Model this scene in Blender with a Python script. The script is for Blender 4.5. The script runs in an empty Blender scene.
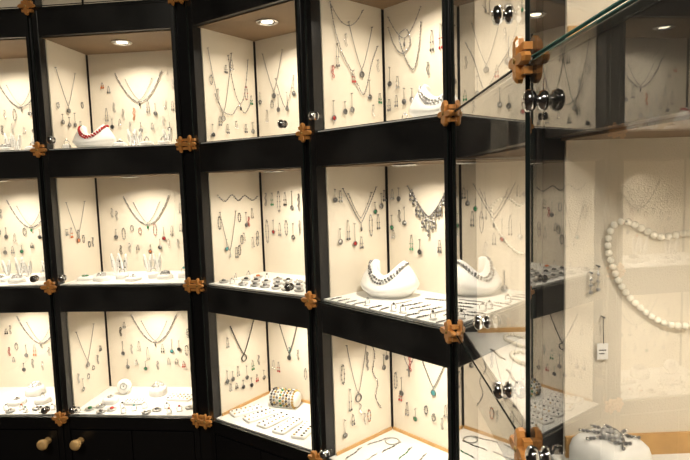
import bpy, math, random
from mathutils import Vector, Matrix
random.seed(7)
S = bpy.context.scene
S.view_settings.view_transform = 'Standard'
R = random.uniform

# ------------------------------------------------------------------ materials
MATS = {}
def mat(name, col, rough=0.5, metal=0.0, bump=0.0, bscale=200, var=0.0, vscale=8, emit=None, spec=0.5, coat=0):
    m = bpy.data.materials.new(name); m.use_nodes = True
    nt = m.node_tree; b = nt.nodes['Principled BSDF']
    b.inputs['Base Color'].default_value = (*col, 1)
    b.inputs['Roughness'].default_value = rough
    b.inputs['Metallic'].default_value = metal
    b.inputs['Specular IOR Level'].default_value = spec
    b.inputs['Coat Weight'].default_value = coat
    if emit:
        b.inputs['Emission Color'].default_value = (*emit[0], 1)
        b.inputs['Emission Strength'].default_value = emit[1]
    tc = nt.nodes.new('ShaderNodeTexCoord')
    if var:
        n = nt.nodes.new('ShaderNodeTexNoise'); n.inputs['Scale'].default_value = vscale
        n.inputs['Detail'].default_value = 4
        nt.links.new(tc.outputs['Object'], n.inputs['Vector'])
        mx = nt.nodes.new('ShaderNodeMix'); mx.data_type = 'RGBA'
        mx.inputs['A'].default_value = (*[c*(1-var) for c in col], 1)
        mx.inputs['B'].default_value = (*[min(1, c*(1+var)) for c in col], 1)
        nt.links.new(n.outputs['Fac'], mx.inputs['Factor'])
        nt.links.new(mx.outputs['Result'], b.inputs['Base Color'])
    if bump:
        n2 = nt.nodes.new('ShaderNodeTexNoise'); n2.inputs['Scale'].default_value = bscale
        nt.links.new(tc.outputs['Object'], n2.inputs['Vector'])
        bp = nt.nodes.new('ShaderNodeBump'); bp.inputs['Strength'].default_value = bump
        bp.inputs['Distance'].default_value = 0.002
        nt.links.new(n2.outputs['Fac'], bp.inputs['Height'])
        nt.links.new(bp.outputs['Normal'], b.inputs['Normal'])
    MATS[name] = m
    return m
mat('black', (0.008, 0.008, 0.009), 0.28, spec=0.4, var=0.2)
mat('cream', (0.745, 0.68, 0.575), 0.9, bump=0.35, bscale=500, var=0.05, vscale=12)
mat('board', (0.82, 0.82, 0.80), 0.6, bump=0.15, bscale=300)
mat('brown', (0.20, 0.13, 0.07), 0.6, var=0.2)
mat('wood', (0.55, 0.33, 0.13), 0.5, var=0.3, vscale=40)
mat('bracket', (0.66, 0.29, 0.075), 0.38, var=0.25, vscale=60, coat=0.3)
mat('knobwood', (0.78, 0.50, 0.21), 0.4, var=0.2, vscale=50)
mat('chrome', (0.75, 0.76, 0.78), 0.12, 1.0)
mat('silver', (0.60, 0.60, 0.61), 0.28, 1.0)
mat('silverdark', (0.27, 0.27, 0.28), 0.32, 1.0)
mat('bright', (0.88, 0.88, 0.89), 0.18, 1.0)
mat('gold', (0.6, 0.4, 0.15), 0.3, 1.0)
mat('pearl', (0.88, 0.84, 0.74), 0.22, coat=0.6)
mat('red', (0.5, 0.03, 0.03), 0.25, coat=0.4)
mat('orange', (0.65, 0.18, 0.04), 0.3, coat=0.4)
mat('green', (0.03, 0.24, 0.10), 0.25, coat=0.4)
mat('teal', (0.08, 0.33, 0.34), 0.25, coat=0.4)
mat('blue', (0.05, 0.10, 0.35), 0.25, coat=0.4)
mat('dark', (0.03, 0.03, 0.032), 0.3, coat=0.3)
mat('white', (0.9, 0.89, 0.87), 0.55, bump=0.1, bscale=300)
mat('lamp', (1, 0.9, 0.7), 0.5, emit=((1.0, 0.88, 0.68), 7))
mat('glassedge', (0.10, 0.27, 0.25), 0.15, spec=0.8)
mat('darkedge', (0.02, 0.028, 0.027), 0.2, spec=0.6)
mat('floor', (0.05, 0.035, 0.025), 0.4, var=0.4)
mat('wall', (0.06, 0.05, 0.045), 0.8, var=0.2)
mat('ceil', (0.10, 0.09, 0.08), 0.9, var=0.1)
def glassmat():
    m = bpy.data.materials.new('glass'); m.use_nodes = True
    nt = m.node_tree; nt.nodes.clear()
    out = nt.nodes.new('ShaderNodeOutputMaterial')
    tr = nt.nodes.new('ShaderNodeBsdfTransparent'); tr.inputs[0].default_value = (0.96, 0.97, 0.96, 1)
    gl = nt.nodes.new('ShaderNodeBsdfGlossy'); gl.inputs['Roughness'].default_value = 0.0
    fr = nt.nodes.new('ShaderNodeFresnel')
    ge = nt.nodes.new('ShaderNodeNewGeometry')
    mr = nt.nodes.new('ShaderNodeMapRange'); mr.inputs['To Min'].default_value = 1.5; mr.inputs['To Max'].default_value = 1/1.5
    nt.links.new(ge.outputs['Backfacing'], mr.inputs['Value'])
    nt.links.new(mr.outputs['Result'], fr.inputs['IOR'])
    mu = nt.nodes.new('ShaderNodeMath'); mu.operation = 'MULTIPLY'; mu.inputs[1].default_value = 2.2; mu.use_clamp = True
    nt.links.new(fr.outputs[0], mu.inputs[0])
    mx = nt.nodes.new('ShaderNodeMixShader')
    nt.links.new(mu.outputs[0], mx.inputs[0]); nt.links.new(tr.outputs[0], mx.inputs[1]); nt.links.new(gl.outputs[0], mx.inputs[2])
    # faint dust film on the panes
    df = nt.nodes.new('ShaderNodeBsdfDiffuse'); df.inputs[0].default_value = (.8, .78, .74, 1)
    tc = nt.nodes.new('ShaderNodeTexCoord'); nz = nt.nodes.new('ShaderNodeTexNoise'); nz.inputs['Scale'].default_value = 9; nz.inputs['Detail'].default_value = 6
    nt.links.new(tc.outputs['Object'], nz.inputs['Vector'])
    m2 = nt.nodes.new('ShaderNodeMapRange'); m2.inputs['From Min'].default_value = .4; m2.inputs['From Max'].default_value = .8
    m2.inputs['To Min'].default_value = .006; m2.inputs['To Max'].default_value = .045
    nt.links.new(nz.outputs['Fac'], m2.inputs['Value'])
    mx2 = nt.nodes.new('ShaderNodeMixShader')
    nt.links.new(m2.outputs['Result'], mx2.inputs[0]); nt.links.new(mx.outputs[0], mx2.inputs[1]); nt.links.new(df.outputs[0], mx2.inputs[2])
    nt.links.new(mx2.outputs[0], out.inputs[0])
    MATS['glass'] = m
glassmat()

# ------------------------------------------------------------------ mesh builder
class MB:
    def __init__(s): s.v = []; s.f = []; s.m = []; s.sm = []; s.names = []
    def mi(s, n):
        if n not in s.names: s.names.append(n)
        return s.names.index(n)
    def add(s, vs, fs, mt, M=None, smooth=True):
        o = len(s.v); k = s.mi(mt)
        s.v += [tuple(M @ Vector(p)) if M else tuple(p) for p in vs]
        for f in fs: s.f.append([i+o for i in f]); s.m.append(k); s.sm.append(smooth)
    def box(s, a, b, mt, M=None):
        x0, y0, z0 = a; x1, y1, z1 = b
        vs = [(x0,y0,z0),(x1,y0,z0),(x1,y1,z0),(x0,y1,z0),(x0,y0,z1),(x1,y0,z1),(x1,y1,z1),(x0,y1,z1)]
        fs = [(0,3,2,1),(4,5,6,7),(0,1,5,4),(1,2,6,5),(2,3,7,6),(3,0,4,7)]
        s.add(vs, fs, mt, M, False)
    def ball(s, c, r, mt, M=None, seg=8, rings=5, sc=(1,1,1)):
        vs = [(c[0], c[1], c[2]+r*sc[2])]
        for i in range(1, rings):
            t = math.pi*i/rings
            for j in range(seg):
                a = 2*math.pi*j/seg
                vs.append((c[0]+r*sc[0]*math.sin(t)*math.cos(a), c[1]+r*sc[1]*math.sin(t)*math.sin(a), c[2]+r*sc[2]*math.cos(t)))
        vs.append((c[0], c[1], c[2]-r*sc[2])); L = len(vs)-1
        fs = [(0, 1+j, 1+(j+1) % seg) for j in range(seg)]
        for i in range(rings-2):
            for j in range(seg):
                a = 1+i*seg+j; b = 1+i*seg+(j+1) % seg
                fs.append((a, a+seg, b+seg, b))
        o = 1+(rings-2)*seg
        fs += [(L, o+(j+1) % seg, o+j) for j in range(seg)]
        s.add(vs, fs, mt, M)
    def tube(s, pts, r, mt, M=None, seg=6, closed=False):
        pts = [Vector(p) for p in pts]; n = len(pts); vs = []
        for i, p in enumerate(pts):
            if closed: t = pts[(i+1) % n]-pts[i-1]
            else: t = pts[min(i+1, n-1)]-pts[max(i-1, 0)]
            if t.length < 1e-9: t = Vector((1,0,0))
            t.normalize()
            up = Vector((0,0,1)) if abs(t.z) < 0.9 else Vector((1,0,0))
            a = t.cross(up).normalized(); b = t.cross(a)
            for j in range(seg):
                w = 2*math.pi*j/seg
                vs.append(p+a*r*math.cos(w)+b*r*math.sin(w))
        fs = []
        for i in range(n if closed else n-1):
            for j in range(seg):
                q = (i+1) % n
                fs.append((i*seg+j, i*seg+(j+1) % seg, q*seg+(j+1) % seg, q*seg+j))
        if not closed:
            fs.append(tuple(range(seg))[::-1]); fs.append(tuple((n-1)*seg+j for j in range(seg)))
        s.add(vs, fs, mt, M)
    def ring(s, c, R0, r, mt, M=None, n=14, axis='z', sc=(1,1)):
        pts = []
        for i in range(n):
            a = 2*math.pi*i/n; x = R0*sc[0]*math.cos(a); y = R0*sc[1]*math.sin(a)
            pts.append({'z': (c[0]+x, c[1]+y, c[2]), 'y': (c[0]+x, c[1], c[2]+y), 'x': (c[0], c[1]+x, c[2]+y)}[axis])
        s.tube(pts, r, mt, M, 5, True)
    def loft(s, prof, mt, M=None, n=20, sup=2.0, a0=0, a1=2*math.pi, sx=1, sy=1, smooth=True, off=None):
        full = abs(a1-a0-2*math.pi) < 1e-6; cnt = n if full else n+1; vs = []
        for k, (r, z) in enumerate(prof):
            for j in range(cnt):
                a = a0+(a1-a0)*j/n; c = math.cos(a); d = math.sin(a)
                x = math.copysign(abs(c)**(2/sup), c)*r*sx; y = math.copysign(abs(d)**(2/sup), d)*r*sy
                vs.append((x, y, z))
        fs = []
        for i in range(len(prof)-1):
            for j in range(n):
                q = (j+1) % cnt
                fs.append((i*cnt+j, i*cnt+q, (i+1)*cnt+q, (i+1)*cnt+j))
        if full:
            fs.append(tuple(range(cnt))[::-1]); fs.append(tuple((len(prof)-1)*cnt+j for j in range(cnt)))
        s.add(vs, fs, mt, M, smooth)
    def obj(s, name, parent=None, M=None):
        me = bpy.data.meshes.new(name); me.from_pydata(s.v, [], s.f)
        for n in s.names: me.materials.append(MATS[n])
        me.polygons.foreach_set('material_index', s.m); me.polygons.foreach_set('use_smooth', s.sm)
        me.update()
        o = bpy.data.objects.new(name, me); S.collection.objects.link(o)
        if parent: o.parent = parent
        if M is not None: o.matrix_world = M
        return o
T = Matrix.Translation
def RZ(a): return Matrix.Rotation(math.radians(a), 4, 'Z')
def RX(a): return Matrix.Rotation(math.radians(a), 4, 'X')
def RY(a): return Matrix.Rotation(math.radians(a), 4, 'Y')

# ------------------------------------------------------------------ cabinets
LV = [0.74, 1.19, 1.64, 2.09, 2.54]      # shelf tops
D = 0.27; TH = 0.018; BAR = 0.088
class Mod: pass
MODS = {}
def cabinet(key, p0, p1, power, knobs):
    LIN = {'E': .036, 'F': .024}.get(key, .032)
    m = Mod(); a = Vector((*p0, 0)); b = Vector((*p1, 0)); d = (b-a); m.w = w = d.length; d.normalize()
    n = Vector((-d.y, d.x, 0))
    M = Matrix(((d.x, n.x, 0, a.x), (d.y, n.y, 0, a.y), (0, 0, 1, 0), (0, 0, 0, 1)))
    m.M = M; MODS[key] = m
    e = bpy.data.objects.new('display_cabinet', None); S.collection.objects.link(e); e.matrix_world = M
    m.e = e
    fr = MB()
    fr.box((0, 0, 0), (TH, D, LV[-1]), 'black'); fr.box((w-TH, 0, 0), (w, D, LV[-1]), 'black')
    fr.box((0, D, 0), (w, D+0.008, LV[-1]), 'black')
    for i, z in enumerate(LV):
        th = BAR if i else 0.045
        fr.box((TH, 0.002, z-th), (w-TH, D, z), 'black')
        fr.box((TH, 0.0, z-0.010), (w-TH, 0.002, z-0.002), 'black')
    fr.box((TH, 0.03, 0), (w-TH, D, 0.08), 'black')
    fr.box((TH+.003, 0.002, 0.085), (w/2-.0015, 0.02, 0.69), 'black')
    fr.box((w/2+.0015, 0.002, 0.085), (w-TH-.003, 0.02, 0.69), 'black')
    o = fr.obj('frame', e)
    bv = o.modifiers.new('bev', 'BEVEL'); bv.width = 0.0012; bv.segments = 2
    ln = MB()
    for i in range(4):
        z0 = LV[i]; z1 = LV[i+1]-BAR
        ln.box((TH, LIN, z0+.004), (TH+.004, D-.012, z1-.002), 'cream')
        ln.box((w-TH-.004, LIN, z0+.004), (w-TH, D-.012, z1-.002), 'cream')
        ln.box((TH+.009, D-.006, z0+.004), (w-TH-.009, D, z1-.002), 'cream')
        ln.box((TH, .010, z0), (w-TH, D-.006, z0+.004), 'board')
        ln.box((TH, .020, z1-.003), (w-TH, D, z1), 'brown')
        if key in 'EF' or (i == 0 and key in 'CD'):
            hh = .024 if key == 'F' else .009
            ln.box((TH+.004, LIN, z0+.004), (TH+.008, D-.012, z0+.004+hh), 'wood')
            ln.box((TH+.009, D-.010, z0+.004), (w-TH-.009, D-.006, z0+.004+hh), 'wood')
    ln.obj('lining', e)
    gp = MB(); ge = MB(); gm = 'glassedge' if key == 'F' else 'darkedge'
    for i in range(4):
        z0 = LV[i]+.003; z1 = LV[i+1]-.003; x0 = .003; x1 = w-.003; y = -.008
        gp.add([(x0,y,z0),(x1,y,z0),(x1,y,z1),(x0,y,z1)], [(0,1,2,3)], 'glass', None, False)
        t = .0012
        ge.box((x0,y,z0-t),(x1,y+.005,z0),gm); ge.box((x0,y,z1),(x1,y+.005,z1+t),gm)
        ge.box((x0-t,y,z0),(x0,y+.005,z1),'darkedge'); ge.box((x1,y,z0),(x1+t,y+.005,z1),'darkedge')
    gp.obj('glass_doors', e)
    ge.obj('glass_door_edges', e)
    hw = MB()
    for (x, z) in knobs:
        A = T((x, -.008, z)) @ RX(90)
        hw.loft([(.0001,-.002),(.010,-.002),(.011,0.0),(.010,.003),(.006,.005),(.0055,.008),(.010,.010),(.012,.014),(.011,.018),(.006,.021),(.0001,.022)], 'chrome', A, 18)
    for i in range(4):
        zc = LV[i+1]-BAR-.003; c = (w*.5, .115)
        hw.loft([(.034,zc-.001),(.034,zc-.004),(.029,zc-.006),(.025,zc-.002),(.025,zc-.001)], 'chrome', T((c[0], c[1], 0)), 24)
        hw.loft([(.0001,zc-.0025),(.018,zc-.0025),(.018,zc-.002),(.0001,zc-.002)], 'lamp' if i < 3 else 'white', T((c[0], c[1], 0)), 24)
        P = power[i]
        if P > 0:
            L = bpy.data.lights.new('downlight', 'AREA'); L.shape = 'DISK'; L.size = .045; L.energy = P
            L.color = (1.0, 0.885, 0.72); L.spread = math.radians(150)
            lo = bpy.data.objects.new('downlight', L); S.collection.objects.link(lo); lo.parent = e
            lo.location = (c[0], c[1], zc-.009)
    hw.obj('locks_and_downlights', e)
    return m
def kz(i, dz=.03): return LV[i]+dz
PW = [1.7, 1.55, 1.55, .25]
cabinet('Z', (-1.94, 1.86), (-1.463, 1.85), PW, [])
cabinet('A', (-1.46, 1.85), (-.986, 1.82), PW, [(.43, kz(1)), (.43, kz(0))])
cabinet('B', (-.979, 1.82), (-.506, 1.77), PW, [(.045, kz(2)), (.045, kz(1)), (.045, kz(0))])
cabinet('C', (-.465, 1.76), (-.100, 1.50), PW, [(.385, kz(2)), (.385, kz(1))])
cabinet('D', (-.083, 1.48), (.222, 1.143), PW, [(.035, kz(2, .04)), (.03, kz(0))])
cabinet('E', (.230, 1.13), (.217, .634), [1.3, 1.5, 1.5, .2], [(.30, LV[1]+.10), (.42, LV[1]+.04), (.43, LV[2]+.07)])
cabinet('F', (.217, .622), (.224, .147), [.8, .95, 1.0, .2], [(.05, LV[1]+.02), (.04, LV[2]-.05)])

def joint(a, b, ka, kb):
    fp = MB()
    A = Vector(a); B = Vector(b); mid = (A+B)/2
    na = MODS[ka].M.to_3x3() @ Vector((0, 1, 0)); nb = MODS[kb].M.to_3x3() @ Vector((0, 1, 0))
    nn = (na+nb).normalized()
    a3 = Vector((*A, 0)); b3 = Vector((*B, 0))
    vs = [a3+na*.004, b3+nb*.004, b3+nb*.05, a3+na*.05]
    vs2 = [v+Vector((0, 0, LV[-1])) for v in vs]
    e = MODS[kb].e
    fp.add(vs+vs2, [(0,3,2,1),(4,5,6,7),(0,1,5,4),(1,2,6,5),(2,3,7,6),(3,0,4,7)], 'black', None, False)
    o = fp.obj('corner_post'); o.parent = e; o.matrix_parent_inverse = e.matrix_world.inverted()
    br = MB()
    xd = Vector((nn.y, -nn.x, 0))
    split = (ka, kb) == ('B', 'C')
    for z in LV:
      for sh in ((-.017, .017) if split else (0,)):
        c = Vector((mid.x, mid.y, z))-nn*.014+xd*sh
        M = Matrix(((xd.x, 0, -nn.x, c.x), (xd.y, 0, -nn.y, c.y), (0, 1, 0, c.z), (0, 0, 0, 1)))
        out = []
        wide = .85 if split else 1.1
        for k in range(32):
            an = 2*math.pi*k/32
            r = .0175+.0085*math.cos(4*an)+.002*math.sin(3*an+z*9+sh*50)
            out.append((r*math.cos(an)*wide, r*math.sin(an)))
        n = len(out)
        vs = [(x, y, 0) for x, y in out]+[(x, y, .006) for x, y in out]+[(x*.85, y*.85, .009) for x, y in out]
        fs = [tuple(range(n))[::-1], tuple(range(2*n, 3*n))]
        for j in range(n):
            q = (j+1) % n
            fs += [(j, q, n+q, n+j), (n+j, n+q, 2*n+q, 2*n+j)]
        br.add(vs, fs, 'bracket', M, False)
        br.ball((0, 0, .009), .004, 'gold', M, sc=(1, 1, .5))
        for sx in (-1, 1):
            for sy in (-1, 1):
                br.box((sx*.012-.005, sy*.013-.004, -.006), (sx*.012+.005, sy*.013+.004, .004), 'bracket', M)
    o = br.obj('glass_brackets'); o.parent = e; o.matrix_parent_inverse = e.matrix_world.inverted()
bpy.context.view_layer.update()
joint((-1.463, 1.85), (-1.46, 1.85), 'Z', 'A')
joint((-.986, 1.82), (-.979, 1.82), 'A', 'B')
joint((-.506, 1.77), (-.465, 1.76), 'B', 'C')
joint((-.100, 1.50), (-.083, 1.48), 'C', 'D')
joint((.222, 1.143), (.230, 1.13), 'D', 'E')
joint((.217, .634), (.217, .622), 'E', 'F')
for key, x in (('A', 'r'), ('B', 'l')):
    m = MODS[key]; k = MB()
    xx = m.w-.055 if x == 'r' else .055
    k.loft([(.0001,0),(.012,0),(.012,.006),(.010,.012),(.014,.022),(.0185,.034),(.0175,.040),(.011,.043),(.0001,.044)], 'knobwood', T((xx, .002, .655)) @ RX(90), 20)
    k.obj('wooden_knob', m.e)

# ------------------------------------------------------------------ frames
def WL(key, row):
    m = MODS[key]
    L = Matrix(((0, 0, 1, TH+.0045), (1, 0, 0, 0), (0, 1, 0, LV[row]), (0, 0, 0, 1)))
    return m.M @ L
def WB(key, row):
    m = MODS[key]
    L = Matrix(((1, 0, 0, TH), (0, 0, -1, D-.0065), (0, 1, 0, LV[row]), (0, 0, 0, 1)))
    return m.M @ L
def FL(key, row):
    return MODS[key].M @ T((0, 0, LV[row]+.004))

# ------------------------------------------------------------------ jewellery
GEMS = ['red', 'green', 'red', 'teal', 'dark', 'dark', 'orange'] + ['silver']*5 + ['silverdark']*8 + ['bright']*3
def pin(b, u, v):
    b.tube([(u, v, 0), (u, v, .007)], .0009, 'silverdark', seg=4); b.ball((u, v, .007), .0014, 'silverdark', seg=5, rings=4)
def path(u, v, w, h, p, n=40):
    return [(u+w*(t-.5), v-h*(1-abs(2*t-1)**p), .0045) for t in [i/n for i in range(n+1)]]
def resample(pts, step):
    out = [Vector(pts[0])]; acc = 0
    for a, b in zip(pts, pts[1:]):
        a = Vector(a); b = Vector(b); L = (b-a).length; pos = step-acc
        while pos <= L: out.append(a.lerp(b, pos/L)); pos += step
        acc = (acc+L) % step
    return out
def necklace(F, u, v, w, h, p=1.3, kind='chain', c='silverdark', pend=None, pc='silverdark', r=.0010):
    b = MB(); pts = path(u, v, w, h, p)
    pin(b, u-w/2, v); pin(b, u+w/2, v)
    if kind == 'chain':
        b.tube(pts, r*.8, c, seg=5)
        for q in resample(pts, .008): b.ball(q, r*1.5, c, seg=5, rings=4)
    elif kind == 'beads':
        b.tube(pts, .0005, 'silver', seg=4)
        for i, q in enumerate(resample(pts, r*2.1)): b.ball(q, r, c if i % 4 else 'silver', seg=7, rings=5)
    elif kind == 'mixed':
        b.tube(pts, .0008, c, seg=5)
        for i, q in enumerate(resample(pts, .012)):
            b.ball(q, r*(2.2 if i % 2 else 1.4), pc if i % 3 == 0 else c, seg=7, rings=5)
    low = (u, v-h, .005)
    if pend == 'disc':
        b.ring((low[0], low[1]-.004, .005), .003, .0007, c)
        b.loft([(.0001,0),(.008,0),(.009,.0015),(.006,.003),(.0001,.0035)], pc, T((low[0], low[1]-.015, .003)), 16)
        b.ring((low[0], low[1]-.015, .006), .008, .0009, c)
    elif pend == 'drop':
        b.tube([low, (low[0], low[1]-.010, .005)], .0008, c)
        b.ball((low[0], low[1]-.017, .006), .005, pc, sc=(.7, 1.4, .6))
    elif pend == 'cross':
        b.box((low[0]-.002, low[1]-.030, .003), (low[0]+.002, low[1]-.002, .006), pc)
        b.box((low[0]-.008, low[1]-.013, .003), (low[0]+.008, low[1]-.009, .006), pc)
    elif pend == 'ring':
        b.ring((low[0], low[1]-.013, .005), .011, .0022, pc, n=20)
    elif pend == 'cascade':
        for i in range(-6, 7):
            x = u+i*w*.07; tt = abs(2*(x-u)/w); y = v-h*(1-tt**p)
            L = .042-.0052*abs(i)+R(-.003, .003)
            b.tube([(x, y, .005), (x, y-L, .005)], .0008, c)
            b.ball((x, y-L, .007), .0055, pc, sc=(.9, 1.1, .6)); b.ball((x, y-L*.5, .006), .0042, c if i % 2 else 'bright')
            if i % 2 == 0: b.ball((x, y-L-.012, .007), .0042, 'silverdark')
        pts2 = path(u, v-.012, w*.8, h, p); b.tube(pts2, .0009, c)
        for q in resample(pts2, .009): b.ball(q, .0028, c, seg=6, rings=4)
    return b.obj('necklace', None, F)
def earrings(F, specs):
    b = MB()
    for (u, v, L, c, k) in specs:
        pin(b, u, v)
        if k == 0:
            for dx in (-.004, .004):
                b.tube([(u+dx*.3, v, .004), (u+dx, v-L*.3, .004), (u+dx, v-L, .004)], .0007, 'silverdark', seg=4)
                b.ball((u+dx, v-L, .005), .0036, c, seg=6, rings=4, sc=(.8, 1.3, .8)); b.ball((u+dx, v-L*.6, .005), .0021, c, seg=6, rings=4)
        elif k == 1:
            b.tube([(u, v, .004), (u, v-L, .004)], .0008, 'silverdark', seg=4)
            b.loft([(.0001,0),(.0060,0),(.0065,.002),(.0001,.003)], c, T((u, v-L-.006, .002)), 12)
            b.ring((u, v-L-.006, .005), .0070, .0010, 'silverdark')
        elif k == 2:
            pts = [(u+.006*math.sin(t*math.pi*2), v-L*(.5-.5*math.cos(t*math.pi*2)), .004) for t in [i/24 for i in range(24)]]
            b.tube(pts, .0008, 'silverdark', seg=4, closed=True)
            for i, q in enumerate(pts):
                if i % 2 == 0: b.ball(q, .0020, c if i % 4 else 'silverdark', seg=6, rings=4)
        elif k == 3:
            n = max(3, int(L/.011))
            for i in range(n):
                b.ring((u+.0015*(-1)**i, v-.006-i*.011, .004), .0042, .0010, c, n=10, sc=(.75, 1.25))
        elif k == 4:
            b.tube([(u, v, .004), (u+.001, v-L, .004)], .0005, 'dark', seg=4)
            b.box((u-.006, v-L-.018, .003), (u+.006, v-L, .004), 'white'); b.box((u-.004, v-L-.008, .0035), (u+.004, v-L-.007, .0043), 'dark')
            b.box((u-.004, v-L-.012, .0035), (u+.002, v-L-.011, .0043), 'dark')
        elif k == 5:   # slender single drop
            b.tube([(u, v, .004), (u, v-L, .004)], .0005, 'silver', seg=4)
            for q in (.35, .65, 1): b.ball((u, v-L*q, .0045), .0016+.001*q, c, seg=7, rings=5)
    return b.obj('hanging_earrings', None, F)
def rnd_ear(us, v0, v1, L=(.015, .035), kinds=(0, 1, 2, 3)):
    return [(u+R(-.004, .004), R(v0, v1), R(*L), random.choice(GEMS), random.choice(kinds)) for u in us]
def spline(pts, closed=False, k=8):
    n = len(pts); P = []
    for i in range(n if closed else n-1):
        if closed: p0, p1, p2, p3 = (Vector(pts[(i+q) % n]) for q in (-1, 0, 1, 2))
        else: p0 = Vector(pts[max(i-1, 0)]); p1 = Vector(pts[i]); p2 = Vector(pts[i+1]); p3 = Vector(pts[min(i+2, n-1)])
        for j in range(k):
            t = j/k
            P.append(.5*((2*p1)+(-p0+p2)*t+(2*p0-5*p1+4*p2-p3)*t*t+(-p0+3*p1-3*p2+p3)*t**3))
    P.append(Vector(pts[0] if closed else pts[-1]))
    return P
def ribbon(F, pts, c, r=.0022, name='chain_necklace'):
    b = MB(); pts = [(x, y, .0045) for x, y in pts]; pin(b, pts[0][0], pts[0][1]); pin(b, pts[-1][0], pts[-1][1])
    P = spline(pts)
    b.tube(P, r*.4, c, seg=4)
    for i, q in enumerate(resample(P, r*3.2)): b.ball(q, r*(.9 if i % 3 else 1.3), c if i % 3 else 'bright', seg=6, rings=4)
    return b.obj(name, None, F)
def bust(F, x, y, s=1.0, c='silverdark', strands=2, rot=0, bead=.0030):
    """horse-shoe shaped collar bust: shoulders rise at the sides, broad white front, open back"""
    b = MB(); A = RZ(rot)
    a0, a1, n = math.radians(158), math.radians(382), 40
    def pt(a, t):
        side = abs(math.cos(a))**1.8
        ri = .032+.010*side; rm = .072; rf = .050
        zt = .050+.034*side
        if t < .3: u = t/.3; r = rf+(rm-rf)*math.sin(u*math.pi/2)
        else: u = (t-.3)/.7; r = rm+(ri-rm)*u+.004*math.sin(math.pi*u)
        z = zt*t**.85 if t > 0 else 0
        return Vector((r*math.cos(a)*1.04, r*math.sin(a)*.92, z))
    rows = []
    ts = [0, .1, .2, .3, .42, .55, .7, .85, 1.0]
    for j in range(n+1):
        a = a0+(a1-a0)*j/n
        col = [pt(a, t) for t in ts]
        rim = pt(a, 1.0)
        col.append(Vector((rim.x*.92, rim.y*.92, rim.z+.002)))
        col.append(Vector((rim.x*.82, rim.y*.82, rim.z-.004)))
        col.append(Vector((rim.x*.78, rim.y*.78, 0)))
        rows.append(col)
    m = len(rows[0]); vs = [p for r_ in rows for p in r_]
    fs = [(j*m+i, (j+1)*m+i, (j+1)*m+i+1, j*m+i+1) for j in range(n) for i in range(m-1)]
    fs += [tuple(range(m))[::-1], tuple(n*m+i for i in range(m))]
    fs += [(j*m, j*m+m-1, (j+1)*m+m-1, (j+1)*m) for j in range(n)]
    b.add(vs, fs, 'white', A)
    for k in range(strands):
        aa = math.radians(168+2*k); end = math.radians(372-2*k)
        cnt = int((end-aa)*(.040+.008*k)/(bead*2.0))
        for i in range(cnt+1):
            a = aa+(end-aa)*i/cnt
            t = .93-(.13+.14*k)*(1-abs(math.cos(a))**1.5)
            p = pt(a, t)
            o = Vector((math.cos(a), math.sin(a), .9))*bead*.6
            b.ball(p+o, bead*(1 if (i+k) % 3 else 1.2), c if (i+k) % 4 else ('silver' if c != 'red' else 'red'), A, seg=7, rings=5)
    return b.obj('necklace_bust', None, F @ T((x, y, 0)) @ Matrix.Scale(s, 4))
def earstand(F, x, y, h=.06, c='silver', rot=0):
    b = MB()
    b.loft([(.0001,0),(.016,0),(.016,.003),(.010,.006),(.0001,.006)], 'white', None, 18)
    for sx in (-1, 1):
        vs = []
        n = 10
        for i in range(n+1):
            t = i/n; wd = .003+.0055*math.sin(math.pi*min(1, t*1.05))**.8
            cx = sx*(.003+.010*t)
            for dx, dy in ((-wd, 0), (0, -.003), (wd, 0), (0, .003)):
                vs.append((cx+dx, dy-.004*t, .004+h*t))
        fs = [(i*4+j, i*4+(j+1) % 4, (i+1)*4+(j+1) % 4, (i+1)*4+j) for i in range(n) for j in range(4)]
        fs.append(tuple(n*4+j for j in range(4)))
        b.add(vs, fs, 'white')
        b.ball((sx*.010, -.008, h*.72), .003, c, seg=7); b.tube([(sx*.010, -.008, h*.72), (sx*.010, -.009, h*.45)], .001, 'silver'); b.ball((sx*.010, -.009, h*.42), .003, c, seg=7)
    return b.obj('earring_stand', None, F @ T((x, y, 0)) @ RZ(rot))
def ringbox(F, x, y, s=.025, rot=0, c='silver', h=.018, jewel='ring', shape=3.5):
    b = MB()
    b.loft([(s*.96,0),(s,.002),(s,h*.6),(s*.93,h*.85),(s*.8,h),(s*.7,h+.001),(.0001,h+.0012)], 'white', None, 28, sup=shape)
    if jewel == 'ring':
        b.ring((0, 0, h+.006), .0085, .0016, 'bright', axis='y', n=16); b.ball((0, 0, h+.015), .0045, c, seg=8)
    elif jewel == 'bracelet':
        for k in range(3):
            for i in range(30):
                a = 2*math.pi*i/30
                b.ball((s*.66*math.cos(a)*(1-.12*k), s*.5*math.sin(a)+.002*k, h+.003+.0032*k+.0025*math.sin(3*a+k)), .0022, c if i % 3 else 'bright', seg=7, rings=5, sc=(1.3, 1, .8))
    elif jewel == 'cross':
        for pts in ([(-.75, -.5), (-.3, -.1), (.1, .3), (.6, .7)], [(-.6, .5), (-.1, .45), (.4, .1), (.8, -.4)], [(-.2, -.8), (.0, -.2), (.05, .3), (.0, .8)], [(-.8, .1), (-.3, .2), (.3, -.3), (.7, .1)]):
            P = spline([(px*s, py*s, h+.004) for px, py in pts])
            for i, q in enumerate(resample(P, .0036)): b.ball(q, .0020, 'silverdark' if i % 3 else 'bright', seg=7, rings=5)
        for i in range(9):
            a = 2*math.pi*i/9; b.ball((s*.22*math.cos(a), s*.22*math.sin(a), h+.006), .003, 'silver', seg=7)
    elif jewel == 'brooch':
        for i in range(7):
            a = 2*math.pi*i/7; b.ball((s*.3*math.cos(a), s*.3*math.sin(a), h+.003), .0042, c, seg=7, sc=(1, 1, .6))
        b.ball((0, 0, h+.005), .005, 'bright', seg=8)
    return b.obj('jewelry_box', None, F @ T((x, y, 0)) @ RZ(rot))
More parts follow.
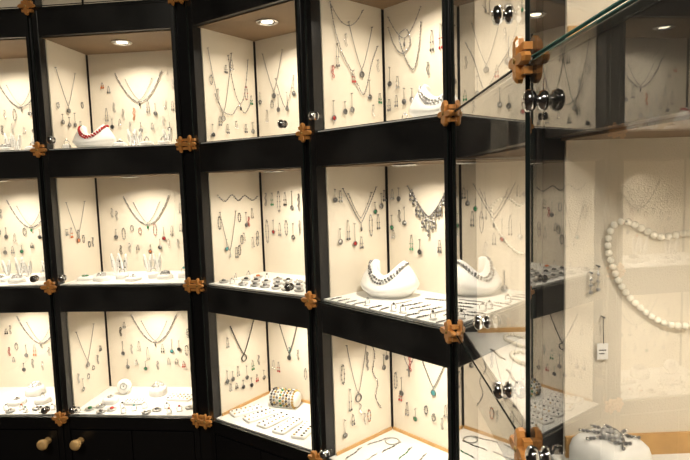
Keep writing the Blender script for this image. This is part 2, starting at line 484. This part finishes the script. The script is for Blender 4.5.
def roundstand(F, x, y, r=.022, rot=0):
    b = MB(); A = T((0, 0, r+.004)) @ RX(72)
    b.loft([(.0001,-.008),(r*.92,-.008),(r,-.005),(r,.004),(r*.85,.007),(.0001,.007)], 'white', A, 28)
    b.ring((0, 0, .009), r*.45, .0018, 'silver', A, n=18); b.ball((0, 0, .009), .003, 'silverdark', A)
    b.box((-.010, -.004, 0), (.010, .016, .006), 'white')
    return b.obj('round_ring_stand', None, F @ T((x, y, 0)) @ RZ(rot))
def floorstuff(F, items, name='rings_and_bracelets'):
    b = MB()
    for (x, y, rot, L, c, k) in items:
        A = T((x, y, 0)) @ RZ(rot)
        if k == 0:
            b.ring((0, 0, .009), .0085, .0014, 'silver', A, axis='y'); b.ball((0, 0, .018), .0035, c, A)
            b.loft([(.010,0),(.010,.003),(.007,.004)], 'white', A, 12)
        elif k == 1:
            n = int(L/.006)
            for i in range(n):
                b.ball((i*.006-L/2, .002*math.sin(i*.7), .002), .0028, c if i % 3 else 'silver', A, seg=6, rings=4, sc=(1, .8, .7))
            b.tube([(-L/2, 0, .002), (L/2, 0, .002)], .001, 'silverdark', A)
        elif k == 2:
            b.loft([(.012,0),(.015,.002),(.016,.006),(.013,.007),(.0001,.005)], 'silver', A, 16)
            b.ball((0, 0, .008), .0075, c, A, sc=(1, 1, .6))
        elif k == 3:
            b.ring((0, 0, .003), L/2, .0020, c, A, n=28)
        elif k == 4:
            P = [(L*.5*math.cos(t)*(1+.25*math.sin(2*t)), L*.28*math.sin(t)*(1+.2*math.cos(3*t)), .0045) for t in [2*math.pi*i/60 for i in range(61)]]
            for q in resample(P, .0075): b.ball(q, .0037, 'pearl', A, seg=9, rings=6)
    return b.obj(name, None, F)
def tray(F, x, y, w, d, rot=0, rows=3, cols=6, tilt=6, c='silverdark'):
    b = MB()
    b.loft([(.98,0),(1,.002),(1,.007),(.97,.009),(.0001,.009)], 'white', Matrix.Diagonal((w/2, d/2, 1, 1)), 32, sup=8)
    for i in range(cols):
        for j in range(rows):
            px = (i+.5)/cols*w-w/2; py = (j+.5)/rows*d-d/2
            b.ball((px, py, .010), min(w/cols, d/rows)*.22, random.choice([c, c, 'silver', 'gold', 'bright']), seg=7, rings=5, sc=(1, 1.3, .7))
    return b.obj('jewelry_tray', None, F @ T((x, y, 0)) @ RZ(rot) @ RX(tilt))
def pearls(F, pts, r):
    b = MB(); P = spline([(x, y, r+.001) for x, y in pts], True)
    for q in resample(P, r*2.02): b.ball(q, r, 'pearl', seg=12, rings=8)
    top = max(pts, key=lambda p: p[1]); pin(b, *top)
    return b.obj('pearl_necklace', None, F)

# ---- A and B (flat section) plus Z
for key, uo in (('Z', .19), ('A', .235), ('B', .20)):
    for row in (2, 1, 0):
        F = WB(key, row)
        necklace(F, uo, .285, .175, .105, 1.9, 'beads', 'silverdark', None, r=.0026)
        necklace(F, uo, .262, .10, .075, 1.5, 'chain', 'silverdark', 'drop', random.choice(GEMS))
        earrings(F, rnd_ear([uo-.13, uo-.10, uo-.065, uo-.03, uo+.03, uo+.06, uo+.095, uo+.125], .155, .19, (.02, .045)))
        earrings(F, rnd_ear([uo-.14, uo-.12, uo+.13, uo+.15, uo+.17], .23, .26, (.015, .035), (0, 3)))
        earrings(F, rnd_ear([uo-.115, uo-.08, uo-.045, uo, uo+.045, uo+.08, uo+.11, uo+.145], .10, .125, (.012, .025), (0, 1, 3)))
        necklace(WL(key, row), .12, .275, .11, .12, 1.15, 'chain', 'silverdark', 'disc', random.choice(GEMS))
        earrings(WL(key, row), rnd_ear([.06, .085, .12, .155, .185, .21], .10, .19, (.015, .035)))
f = FL('B', 2)
bust(f, .125, .10, .95, 'red', 2, 0, .0036)
earstand(f, .225, .17, .065, rot=10); earstand(f, .255, .15, .055); earstand(f, .36, .16, .06, rot=-10)
ringbox(f, .22, .09, .022, 10, 'dark', jewel='brooch'); ringbox(f, .31, .10, .02, -15); ringbox(f, .37, .10, .018, 5)
ringbox(f, .035, .08, .013, 5)
tray(f, .305, .18, .05, .035)
f = FL('B', 1)
earstand(f, .12, .19, .075, rot=15); earstand(f, .16, .17, .075, 'dark'); earstand(f, .245, .19, .07); earstand(f, .285, .18, .075, rot=-10)
ringbox(f, .06, .09, .026, 20, 'green', .012, 'brooch'); ringbox(f, .125, .08, .024, -5, 'silver', .014, 'bracelet'); ringbox(f, .185, .11, .02, 10)
ringbox(f, .245, .07, .024, -5, 'silver', .012, 'brooch'); ringbox(f, .345, .10, .024, 0, 'silverdark', .014, 'bracelet'); ringbox(f, .405, .12, .02, 10, 'teal')
ringbox(f, .295, .12, .018, 10)
f = FL('B', 0)
roundstand(f, .12, .19, .026, 10); ringbox(f, .25, .19, .032, 10, 'silver', .03, 'bracelet', 2.2); ringbox(f, .11, .11, .026, 5, 'silver', .02, 'brooch')
floorstuff(f, [(.04+.027*i, .025+.022*(i % 3), R(-30, 30), .03, random.choice(GEMS), random.choice([0, 0, 2])) for i in range(15)])
tray(f, .35, .15, .09, .05, -6, 3, 6, 0); tray(f, .20, .105, .07, .04, 5, 3, 6, 0)
for row in (2, 1, 0):
    f = FL('A', row)
    if row:
        earstand(f, .20, .18, .06); earstand(f, .25, .18, .07); earstand(f, .35, .18, .055, rot=-8); earstand(f, .30, .15, .06)
        ringbox(f, .24, .09, .025, 5, 'silver', .014, 'brooch'); ringbox(f, .31, .07, .025, 5, 'silver', .014, 'bracelet'); ringbox(f, .38, .11, .022, -8); ringbox(f, .17, .1, .022, -8)
    else:
        ringbox(f, .26, .19, .034, 8, 'silver', .03, 'bracelet', 2.2); ringbox(f, .25, .10, .028, -8, 'silver', .016, 'brooch'); roundstand(f, .37, .18, .025, -5); ringbox(f, .34, .11, .024, 0)
        floorstuff(f, [(.16+.028*i, .03+.02*(i % 2), R(-30, 30), .03, random.choice(GEMS), random.choice([0, 2])) for i in range(10)])
    f = FL('Z', row); earstand(f, .3, .15); ringbox(f, .23, .1); bust(f, .12, .14, .9)

# ---- C
F = WL('C', 2)
necklace(F, .10, .30, .10, .20, 1.4, 'chain', 'silverdark', 'disc', 'silver'); necklace(F, .18, .29, .09, .15, 2.0, 'mixed', 'silverdark', 'drop', 'dark')
ribbon(F, [(.07, .16), (.10, .11), (.14, .10), (.17, .13), (.20, .11), (.23, .15)], 'silverdark')
earrings(F, rnd_ear([.06, .08, .12, .15, .21, .235], .17, .31, (.02, .05)))
earrings(F, rnd_ear([.055, .085, .12, .16, .20, .235], .06, .09, (.02, .03), (0, 1)))
F = WB('C', 2)
necklace(F, .09, .31, .09, .13, 1.2, 'chain', 'silverdark', 'disc', 'silverdark'); earrings(F, rnd_ear([.025, .05, .08, .11, .15, .18], .10, .25, (.02, .05)))
necklace(F, .14, .22, .08, .10, 1.4, 'chain', 'silverdark')
F = WL('C', 1)
ribbon(F, [(.06, .285), (.09, .265), (.12, .285), (.15, .265), (.18, .28), (.215, .262), (.24, .275)], 'silverdark', .003, 'wall_bracelet')
necklace(F, .10, .23, .07, .13, 1.3, 'chain', 'silverdark', 'drop', 'silver'); earrings(F, rnd_ear([.06, .09, .14, .165, .195, .23], .10, .22, (.02, .05)))
earrings(F, rnd_ear([.13, .155, .205, .23], .10, .15, (.02, .04), (0, 2)))
earrings(F, rnd_ear([.15, .18, .215], .22, .235, (.02, .04), (0, 1, 2)))
F = WB('C', 1)
earrings(F, [(.03, .285, .05, 'silverdark', 3), (.06, .285, .04, 'green', 0), (.09, .29, .07, 'silverdark', 2), (.12, .285, .04, 'dark', 0), (.15, .29, .05, 'silver', 1), (.18, .28, .06, 'silverdark', 3)])
earrings(F, [(.03, .19, .08, 'silverdark', 2), (.06, .19, .035, 'red', 1), (.09, .18, .04, 'silverdark', 0), (.12, .19, .05, 'silverdark', 2), (.15, .18, .04, 'silver', 1), (.18, .19, .05, 'silver', 3)])
f = FL('C', 1)
floorstuff(f, [(.05+.045*i+R(-.003, .003), .045+.055*j+R(-.004, .004), R(-30, 30), .03, random.choice(['silver', 'bright', 'silver', 'silverdark', 'orange', 'dark']), random.choice([2, 2, 0])) for i in range(8) for j in range(3)], 'gemstone_dishes')
F = WL('C', 0)
necklace(F, .14, .295, .11, .11, 1.15, 'chain', 'dark', 'ring', 'dark', r=.0018)
earrings(F, [(.06, .15, .03, 'silverdark', 1), (.085, .14, .02, 'silverdark', 1), (.11, .15, .03, 'silver', 0), (.15, .14, .035, 'silverdark', 1), (.18, .15, .03, 'green', 0), (.21, .16, .03, 'silverdark', 3), (.07, .26, .03, 'silver', 0)])
earrings(F, rnd_ear([.07, .10, .13, .17, .20, .23], .09, .11, (.015, .025), (0, 1)))
F = WB('C', 0)
necklace(F, .11, .30, .10, .13, 1.15, 'chain', 'dark', 'disc', 'dark', r=.0014); earrings(F, rnd_ear([.03, .06, .11, .15, .18], .09, .2, (.02, .04)))
f = FL('C', 0)
b = MB()
A = T((0, 0, .031)) @ RY(90)
b.loft([(.0001,-.055),(.026,-.055),(.028,-.050),(.028,.050),(.026,.055),(.0001,.055)], 'white', A, 24)
for i, c in enumerate(['dark', 'silverdark', 'pearl', 'green', 'gold', 'dark', 'silver', 'gold']):
    for k in range(18):
        a = 2*math.pi*k/18; b.ball((-.044+.0125*i, .031*math.cos(a), .031+.031*math.sin(a)), .0048, c if k % 2 else ('gold' if i % 2 else 'silverdark'), seg=7, rings=5)
b.box((-.04, -.02, 0), (.04, .02, .005), 'white')
b.obj('bracelet_roll', None, f @ T((.150, .205, .0)) @ RZ(14) @ Matrix.Scale(.92, 4))
for i, (x, y, r) in enumerate([(.07, .10, 66), (.135, .095, 75), (.20, .09, 85), (.265, .085, 95), (.33, .09, 105)]):
    tray(f, x, y, .11, .05, r, 2, 7, 0, 'dark')

# ---- D
F = WL('D', 2)
ribbon(F, [(.06, .34), (.075, .27), (.10, .21), (.13, .17), (.155, .13), (.175, .11), (.19, .14), (.21, .20), (.235, .25)], 'silverdark', .0022)
necklace(F, .12, .34, .12, .05, 2, 'mixed', 'silverdark', None, 'silver'); necklace(F, .17, .30, .09, .12, 1.3, 'chain', 'silverdark', 'disc')
earrings(F, rnd_ear([.06, .08, .11, .20, .235, .14], .15, .30, (.03, .06)))
earrings(F, rnd_ear([.06, .10, .13, .21, .24], .08, .12, (.02, .04)))
F = WB('D', 2)
ribbon(F, [(.03, .30), (.05, .25), (.08, .22), (.11, .24), (.10, .28), (.07, .27), (.09, .21), (.12, .17), (.14, .22), (.15, .29)], 'silverdark', .0024)
necklace(F, .09, .33, .12, .07, 1.6, 'mixed', 'silverdark', 'drop', 'silverdark')
earrings(F, [(.185, .26, .05, 'dark', 0), (.215, .27, .06, 'red', 0), (.24, .25, .05, 'green', 1), (.03, .19, .04, 'silverdark', 1), (.06, .16, .03, 'silver', 0), (.17, .18, .03, 'silverdark', 3), (.25, .31, .04, 'dark', 0)])
earrings(F, rnd_ear([.03, .055, .085, .115, .145], .10, .125, (.02, .035)))
f = FL('D', 2)
bust(f, .32, .15, 1.1, 'silver', 2, 14); floorstuff(f, [(.06+.05*i, .05+R(0, .03), R(0, 90), .05, random.choice(['silverdark', 'silver', 'dark']), 1) for i in range(5)])
ringbox(f, .20, .15, .022, 5); ringbox(f, .41, .06, .022, 5, jewel='brooch')
F = WL('D', 1)
necklace(F, .15, .30, .13, .10, 1.15, 'chain', 'silverdark', 'drop', 'silverdark', r=.0013); necklace(F, .15, .285, .09, .07, 1.3, 'mixed', 'silverdark', None, 'silver')
earrings(F, [(.10, .21, .05, 'silverdark', 0), (.125, .20, .05, 'red', 1), (.15, .16, .03, 'silverdark', 0), (.19, .22, .06, 'silver', 2), (.22, .22, .04, 'silverdark', 0), (.235, .28, .03, 'silver', 1), (.07, .19, .03, 'silver', 1)])
earrings(F, rnd_ear([.055, .075, .21, .245], .24, .30, (.02, .03), (0, 1)))
F = WB('D', 1)
necklace(F, .165, .30, .15, .085, 1.25, 'chain', 'silverdark', 'cascade', 'silverdark', r=.0018)
earrings(F, [(.025, .215, .03, 'green', 1), (.03, .17, .02, 'silver', 0), (.055, .23, .035, 'silverdark', 3), (.075, .24, .04, 'silver', 1), (.10, .16, .04, 'green', 0), (.235, .17, .03, 'silver', 0), (.25, .25, .04, 'silverdark', 1)])
earrings(F, [(.03, .29, .025, 'silver', 0), (.055, .295, .025, 'silverdark', 1), (.13, .15, .03, 'dark', 1), (.20, .15, .03, 'silverdark', 0), (.265, .19, .03, 'dark', 0)])
f = FL('D', 1)
bust(f, .118, .165, 1.12, 'silverdark', 2, 14)
floorstuff(f, [(.045+.030*i, .032, R(75, 105), .042, random.choice(['silverdark', 'silver', 'dark']), random.choice([0, 1, 1])) for i in range(13)]+[(.215+.033*i, .10+R(0, .008), R(75, 100), .07, random.choice(['silverdark', 'silver', 'dark']), 1) for i in range(6)]+[(.26, .19, 20, .06, 'silverdark', 1), (.335, .18, 10, .06, 'silver', 1), (.38, .21, 0, .06, 'silverdark', 1)])
F = WL('D', 0)
necklace(F, .12, .31, .08, .15, 1.3, 'chain', 'silverdark', 'ring', 'silverdark'); ribbon(F, [(.17, .31), (.19, .26), (.18, .21), (.20, .17), (.19, .13), (.21, .09)], 'silverdark', .0024)
earrings(F, rnd_ear([.06, .085, .13, .16, .225, .24], .12, .3, (.03, .06)))
earrings(F, rnd_ear([.065, .10, .14, .165], .09, .14, (.02, .04)))
F = WB('D', 0)
necklace(F, .17, .31, .13, .13, 1.15, 'chain', 'silverdark', 'disc', 'teal', r=.0014); earrings(F, rnd_ear([.025, .05, .085, .21, .24], .1, .3, (.03, .06)))
necklace(F, .08, .32, .08, .10, 1.5, 'mixed', 'silverdark', 'cross', 'silverdark')
earrings(F, rnd_ear([.04, .07, .10, .14, .17, .20], .09, .14, (.02, .04)))
f = FL('D', 0)
floorstuff(f, [(.05+.052*(i//2), .075+.10*(i % 2), R(75, 105), .08, random.choice(['silverdark', 'silver', 'dark', 'green']), 1) for i in range(15)]+[(.08, .20, 0, .04, 'silver', 3), (.28, .235, 0, .04, 'silver', 3)])

# ---- E
F = WL('E', 1)
pearls(F, [(u-.024, v) for u, v in [(.145, .262), (.12, .278), (.095, .27), (.088, .245), (.10, .215), (.125, .18), (.15, .165), (.175, .18), (.20, .215), (.21, .245), (.19, .27), (.165, .275)]], .0031)
earrings(F, [(.05, .29, .05, 'silverdark', 0), (.052, .19, .04, 'silver', 3), (.09, .13, .03, 'silverdark', 1)])
F = WL('E', 2)
necklace(F, .10, .31, .09, .10, 1.2, 'chain', 'silverdark', 'disc'); earrings(F, [(.06, .24, .05, 'silverdark', 0), (.13, .24, .05, 'green', 0), (.10, .14, .04, 'silverdark', 1)])
F = WL('E', 0)
necklace(F, .12, .30, .10, .13, 1.3, 'chain', 'silverdark', 'disc'); earrings(F, rnd_ear([.06, .09, .13, .17], .1, .25))
F = WB('E', 1); necklace(F, .2, .3, .15, .12, 1.3, 'chain', 'silverdark', 'disc')
f = FL('E', 1)
floorstuff(f, [(.22, .10, 20, .11, 'pearl', 4), (.36, .10, -30, .10, 'pearl', 4), (.10, .10, 0, .08, 'pearl', 4), (.17, .04, 10, .06, 'silver', 1), (.28, .035, 0, .06, 'silver', 1)], 'loose_pearl_strands')
ringbox(f, .10, .20, .026, 10, 'silver', .016, 'brooch')
f = FL('E', 0); floorstuff(f, [(.06+.05*i, .07, 80, .08, 'silverdark', 1) for i in range(8)]); f = FL('E', 2); ringbox(f, .1, .08); bust(f, .25, .15)
# ---- F
F = WL('F', 1)
pearls(F, [(.150,.255),(.125,.252),(.105,.262),(.087,.270),(.073,.265),(.068,.245),(.073,.222),(.086,.195),(.107,.172),(.13,.157),(.155,.152),(.18,.160),(.205,.185),(.22,.215),(.23,.245),(.215,.262),(.195,.262),(.17,.255)], .0040)
earrings(F, [(.050, .215, .022, 'silver', 5), (.058, .222, .026, 'silver', 5), (.064, .165, .03, 'silver', 4), (.24, .27, .04, 'silverdark', 0)])
F = WL('F', 2); necklace(F, .13, .3, .11, .12, 1.2, 'chain', 'silverdark', 'disc')
f = FL('F', 1)
ringbox(f, .053, .060, .033, 25, 'silver', .034, 'cross', 5); ringbox(f, .10, .15, .03, -10, 'silver', .016, 'brooch', 5)
f = FL('F', 0); floorstuff(f, [(.06+.05*i, .07, 80, .08, 'silver', 1) for i in range(8)])

# ------------------------------------------------------------------ room
def room(name, a, b, m):
    k = MB(); k.box(a, b, m); k.obj(name)
room('floor', (-3.2, -3, -.05), (1.6, 2.9, 0), 'floor')
room('ceiling', (-3.2, -3, 2.8), (1.6, 2.9, 2.85), 'ceil')
room('wall_back', (-3.2, 2.9, -.05), (1.6, 2.95, 2.85), 'wall')
room('wall_front', (-3.2, -3.05, -.05), (1.6, -3, 2.85), 'wall')
room('wall_left', (-3.25, -3, -.05), (-3.2, 2.9, 2.85), 'wall')
room('wall_right', (1.6, -3, -.05), (1.65, 2.9, 2.85), 'wall')
L = bpy.data.lights.new('room_fill', 'AREA'); L.energy = 42; L.size = .5; L.color = (1, .9, .75)  # unseen fill light, added for reflections on black frames and brighter brackets
lo = bpy.data.objects.new('room_fill', L); S.collection.objects.link(lo); lo.location = (-1.0, -.6, 2.75)
w = bpy.data.worlds.new('World'); S.world = w; w.use_nodes = True
w.node_tree.nodes['Background'].inputs[0].default_value = (.9, .85, .8, 1); w.node_tree.nodes['Background'].inputs[1].default_value = .03

# ------------------------------------------------------------------ camera
c = bpy.data.cameras.new('Camera'); co = bpy.data.objects.new('Camera', c); S.collection.objects.link(co)
c.sensor_width = 36; c.lens = 36*552/690; c.clip_start = .02
pitch = 5.25; roll = -1.8
co.matrix_world = T((0, 0, 1.515)) @ Matrix.Rotation(math.radians(90-pitch), 4, 'X') @ Matrix.Rotation(math.radians(roll), 4, 'Z')
S.camera = co
